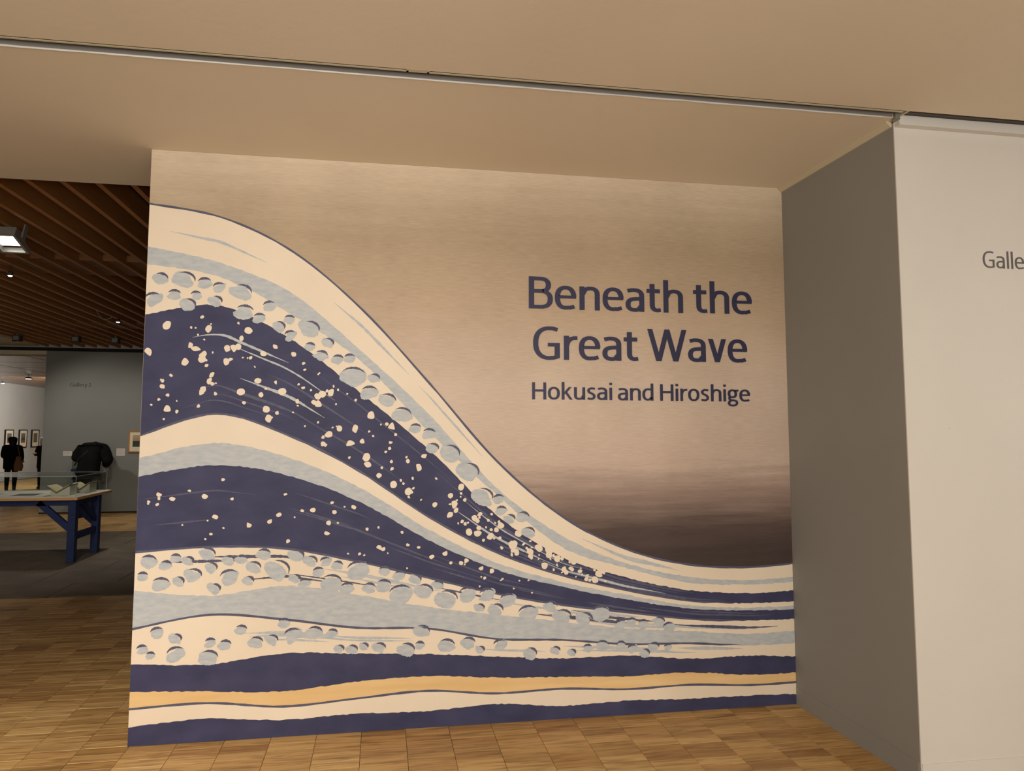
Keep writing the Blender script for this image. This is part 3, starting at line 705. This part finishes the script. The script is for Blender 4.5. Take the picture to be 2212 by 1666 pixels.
def downlight(loc, label, m, r=.03, grp=None, stem=.29):
    o = thing('spot_lamp', loc, label, 'lamp', grp)
    obj('stem', tube([(0, 0, .045), (0, 0, stem)], .006, 6), M['dark_metal'], o)
    lb_ = obj('lamp_body', tube([(0, 0, .05), (0, 0, .03), (0, 0, .004)], [r * .7, r * 1.15, r * 1.2], 12), M['dark_metal'], o)
    obj('bulb', tube([(0, 0, .003), (0, 0, -.006)], [r, r * .7], 12), m, lb_)
downlight((-2.466, 3.592, 3.21), 'small lit spot lamp in the timber ceiling above and left of the mural', M['lamp_soft'], .022)
downlight((-2.516, 6.641, 3.21), 'bright small spot lamp beside the dangling cable in the timber ceiling', M['lamp'], .026)
a_ = thing('amber_lamp', (-2.62, 3.60, 3.24), 'dim amber lamp strip beside the small lit spot lamp', 'lamp')
obj('glow_strip', bar((-.06, -.07, 0), (.03, .03, 0), .03, .02), M['amber'], a_)
for (x, y), lb in (((-4.991, 9.03), 'unlit grey box spotlight farthest left near the grey gallery wall'), ((-4.024, 8.98), 'unlit grey box spotlight in the middle of three near the grey gallery wall'), ((-3.408, 9.06), 'unlit grey box spotlight nearest the mural edge near the grey gallery wall')):
    o = thing('box_spotlight', (x, y, 3.17), lb, 'lamp', 'box spotlights near the gallery wall')
    obj('housing', prism([(-.055, 0), (.055, .02), (.06, .11), (-.05, .12)], 'x', -.06, .06), M['dark_metal'], o)
    obj('bracket', box(-.01, .01, -.02, .02, .10, .14), M['metal_box'], o)
    obj('lens', bar((0, -.062, .03), (0, -.056, .10), .09, .006, (0, 1, 0)), M['metal_box'], o)
pts = spline([(-2.821, 3.41), (-2.765, 3.31), (-2.709, 3.252), (-2.646, 3.246), (-2.567, 3.285)], 5, False)
cb = obj('hanging_cable', tube([(p[0], 6.6, p[1]) for p in pts], .005, 6), M['cable'], None, True)
tag(cb, 'thin pale cable dangling in a loop from the timber ceiling', 'cable')
for (x, y), lb in (((-8.31, 16.58), 'glowing round lamp on the glossy brown side-gallery ceiling'), ):
    downlight((x, y, 3.04), lb, M['lamp'], .075, None, .135)
downlight((-10.0, 18.7, 3.04), 'glowing lamp over the pale side wall at the left photo edge', M['lamp'], .05, None, .135)

# ================================================================ PEOPLE
def person_bending():
    p = thing('person', (-4.17, 10.08, 0), 'person in black coat with cross-body strap, seen from behind bending over a case', 'person')
    # body (skin) : pelvis root, spine bends forward (+y), legs to the floor, head hanging
    V = [(0, 0, .90), (0, .10, 1.10), (-.01, .22, 1.27), (-.01, .32, 1.34), (-.01, .40, 1.36), (-.01, .46, 1.33), (-.01, .50, 1.27),
         (-.10, 0, .86), (-.12, .02, .48), (-.13, -.02, .09), (-.14, .10, .04),
         (.10, 0, .86), (.13, .02, .48), (.15, -.02, .09), (.16, .10, .04)]
    E = [(0, 1), (1, 2), (2, 3), (3, 4), (4, 5), (5, 6), (0, 7), (7, 8), (8, 9), (9, 10), (0, 11), (11, 12), (12, 13), (13, 14)]
    Rr = [(.15, .12), (.15, .11), (.15, .10), .08, .055, .085, .09, .09, .068, .045, .04, .09, .068, .045, .04]
    skin('body', V, E, Rr, M['trouser'], p)
    # coat: torso and both sleeves
    V = [(0, .0, .90), (0, .08, 1.07), (-.01, .18, 1.22), (-.01, .27, 1.33), (-.02, .32, 1.38),
         (-.17, .24, 1.30), (-.27, .12, 1.08), (-.23, .30, 1.17), (.17, .24, 1.29), (.31, .12, 1.05), (.20, .29, .97), (0, -.01, .82)]
    E = [(0, 1), (1, 2), (2, 3), (3, 4), (3, 5), (5, 6), (6, 7), (3, 8), (8, 9), (9, 10), (0, 11)]
    Rr = [(.21, .16), (.22, .17), (.23, .16), (.21, .12), (.10, .06), .13, .105, .065, .13, .105, .065, (.22, .17)]
    skin('coat', V, E, Rr, M['coat'], p)
    skin('hood', [(-.06, .27, 1.34), (.0, .31, 1.37), (.07, .33, 1.35)], [(0, 1), (1, 2)], [(.08, .06), (.10, .075), (.07, .05)], M['coat'], p)
    skin('hair', [(-.01, .45, 1.36), (-.01, .50, 1.31), (-.01, .52, 1.27)], [(0, 1), (1, 2)], [.085, .10, .08], M['hair'], p)
    for sx, hx in ((-1, -.20), (1, .24)):
        b = Vector((hx - .03, .33, 1.19)) if sx < 0 else Vector((.17, .33, .97))
        skin('hand', [b, b + Vector((0, .06, -.03)), b + Vector((0, .10, -.04))] + [b + Vector((d, .15, -.06 - abs(d))) for d in (-.03, -.01, .012, .03)] + [b + Vector((-sx * .045, .07, -.03))],
             [(0, 1), (1, 2), (2, 3), (2, 4), (2, 5), (2, 6), (1, 7)], [.03, .035, .03, .009, .01, .01, .009, .01], M['skin'], p, 1)
    obj('bag_strap', tube([(-.24, .02, .98), (-.18, -.04, 1.06), (-.09, -.02, 1.17), (.01, .05, 1.29), (.07, .15, 1.385), (.09, .24, 1.40)], .012, 8), M['strap'], p)
    for sx in (-1, 1):
        obj('shoe', box(sx * .14 - .05, sx * .14 + .05, -.08, .19, 0, .085, bev=.025), M['strap'], p)
    return p
person_bending()
def person_standing():
    p = thing('person', (-8.12, 15.55, 0), 'woman in black coat with dark hair and tan shoulder bag, standing before framed pictures', 'person')
    V = [(0, 0, .80), (0, 0, 1.0), (0, 0, 1.18), (0, 0, 1.27), (0, 0, 1.34), (0, .01, 1.42), (0, .02, 1.47), (-.08, 0, .76), (-.09, 0, .42), (-.09, .01, .08), (-.10, -.09, .04), (.08, 0, .76), (.09, 0, .42), (.09, .01, .08), (.10, -.09, .04)]
    V = [(a, -b, c) for a, b, c in V]
    E = [(0, 1), (1, 2), (2, 3), (3, 4), (4, 5), (5, 6), (0, 7), (7, 8), (8, 9), (9, 10), (0, 11), (11, 12), (12, 13), (13, 14)]
    Rr = [(.13, .11), (.13, .1), (.14, .1), (.07, .06), .05, .078, .07, .085, .062, .04, .035, .085, .062, .04, .035]
    skin('body', V, E, Rr, M['trouser'], p)
    V = [(0, 0, .88), (0, 0, 1.05), (0, 0, 1.2), (0, 0, 1.27), (-.16, 0, 1.17), (-.22, .03, .96), (-.12, .16, .92), (.16, 0, 1.17), (.20, .02, .98), (.18, .12, .86), (0, 0, .60)]
    E = [(0, 1), (1, 2), (2, 3), (2, 4), (4, 5), (5, 6), (2, 7), (7, 8), (8, 9), (0, 10)]
    Rr = [(.20, .15), (.19, .14), (.19, .12), (.10, .08), .10, .08, .055, .10, .08, .055, (.22, .17)]
    skin('coat', V, E, Rr, M['coat'], p)
    skin('hair', [(0, -.0, 1.45), (.01, -.035, 1.38), (.05, -.07, 1.27), (.06, -.08, 1.18)], [(0, 1), (1, 2), (2, 3)], [.125, .12, .08, .05], M['hair'], p)
    skin('hand', [(-.12, .17, .92), (-.10, .22, .92), (-.12, .27, .91), (-.10, .275, .905), (-.085, .27, .90), (-.07, .265, .90), (-.07, .22, .94)], [(0, 1), (1, 2), (1, 3), (1, 4), (1, 5), (0, 6)], [.026, .028, .009, .009, .009, .008, .009], M['skin'], p, 1)
    skin('hand', [(.18, .13, .86), (.18, .17, .83), (.16, .21, .80), (.175, .215, .79), (.19, .215, .79), (.205, .21, .80), (.15, .17, .84)], [(0, 1), (1, 2), (1, 3), (1, 4), (1, 5), (0, 6)], [.026, .028, .009, .009, .009, .008, .009], M['skin'], p, 1)
    for sx in (-1, 1): obj('shoe', box(sx * .095 - .045, sx * .095 + .045, -.06, .17, 0, .08, bev=.02), M['strap'], p)
    b = thing('shoulder_bag', (-7.84, 15.30, .60), 'tan canvas shoulder bag hanging at the standing woman\'s right side', 'bag')
    obj('bag_body', prism([(-.07, 0), (.07, 0), (.095, .12), (.03, .36), (-.03, .37), (-.085, .14)], 'y', -.05, .05), M['tan'], b)
    obj('bag_strap', tube([(.02, 0, .36), (-.01, .01, .50), (-.05, .04, .60), (-.07, .07, .64)], .009, 6), M['tan'], b)
person_standing()
def person_scarf():
    p = thing('person', (-8.00, 17.0, 0), 'visitor in pale headscarf and dark coat, mostly hidden by the grey wall corner', 'person')
    V = [(0, 0, .80), (0, 0, 1.0), (0, 0, 1.16), (0, 0, 1.25), (0, 0, 1.31), (-.01, 0, 1.38), (-.02, 0, 1.44), (-.08, 0, .76), (-.09, 0, .42), (-.09, .0, .08), (-.10, .09, .04), (.08, 0, .76), (.09, 0, .42), (.09, .0, .08), (.10, .09, .04)]
    E = [(0, 1), (1, 2), (2, 3), (3, 4), (4, 5), (5, 6), (0, 7), (7, 8), (8, 9), (9, 10), (0, 11), (11, 12), (12, 13), (13, 14)]
    Rr = [(.13, .11), (.13, .1), (.14, .1), (.07, .06), .05, .078, .07, .085, .062, .04, .035, .085, .062, .04, .035]
    skin('body', V, E, Rr, M['trouser'], p)
    V = [(0, 0, .85), (0, 0, 1.05), (0, 0, 1.18), (-.15, 0, 1.16), (-.19, -.03, .95), (-.14, -.18, .98), (.15, 0, 1.16), (.19, -.03, .95), (.14, -.18, .98), (0, 0, .5)]
    E = [(0, 1), (1, 2), (2, 3), (3, 4), (4, 5), (2, 6), (6, 7), (7, 8), (0, 9)]
    skin('coat', V, E, [(.18, .15), (.16, .13), (.14, .11), .07, .06, .045, .07, .06, .045, (.19, .16)], M['coat'], p)
    skin('headscarf', [(-.02, .01, 1.46), (-.02, .02, 1.40), (-.03, .01, 1.28), (-.04, -.02, 1.2)], [(0, 1), (1, 2), (2, 3)], [.085, .10, .11, .09], M['scarf'], p)
    for sx in (-1, 1):
        b = Vector((sx * .14, -.20, .99))
        skin('hand', [b, b + Vector((0, -.05, .01))] + [b + Vector((d, -.10, .0)) for d in (-.025, -.008, .01, .026)] + [b + Vector((-sx * .04, -.05, .03))], [(0, 1), (1, 2), (1, 3), (1, 4), (1, 5), (0, 6)], [.025, .028, .009, .009, .009, .008, .009], M['skin'], p, 1)
        obj('shoe', box(sx * .095 - .045, sx * .095 + .045, -.06, .17, 0, .08, bev=.02), M['strap'], p)
person_scarf()
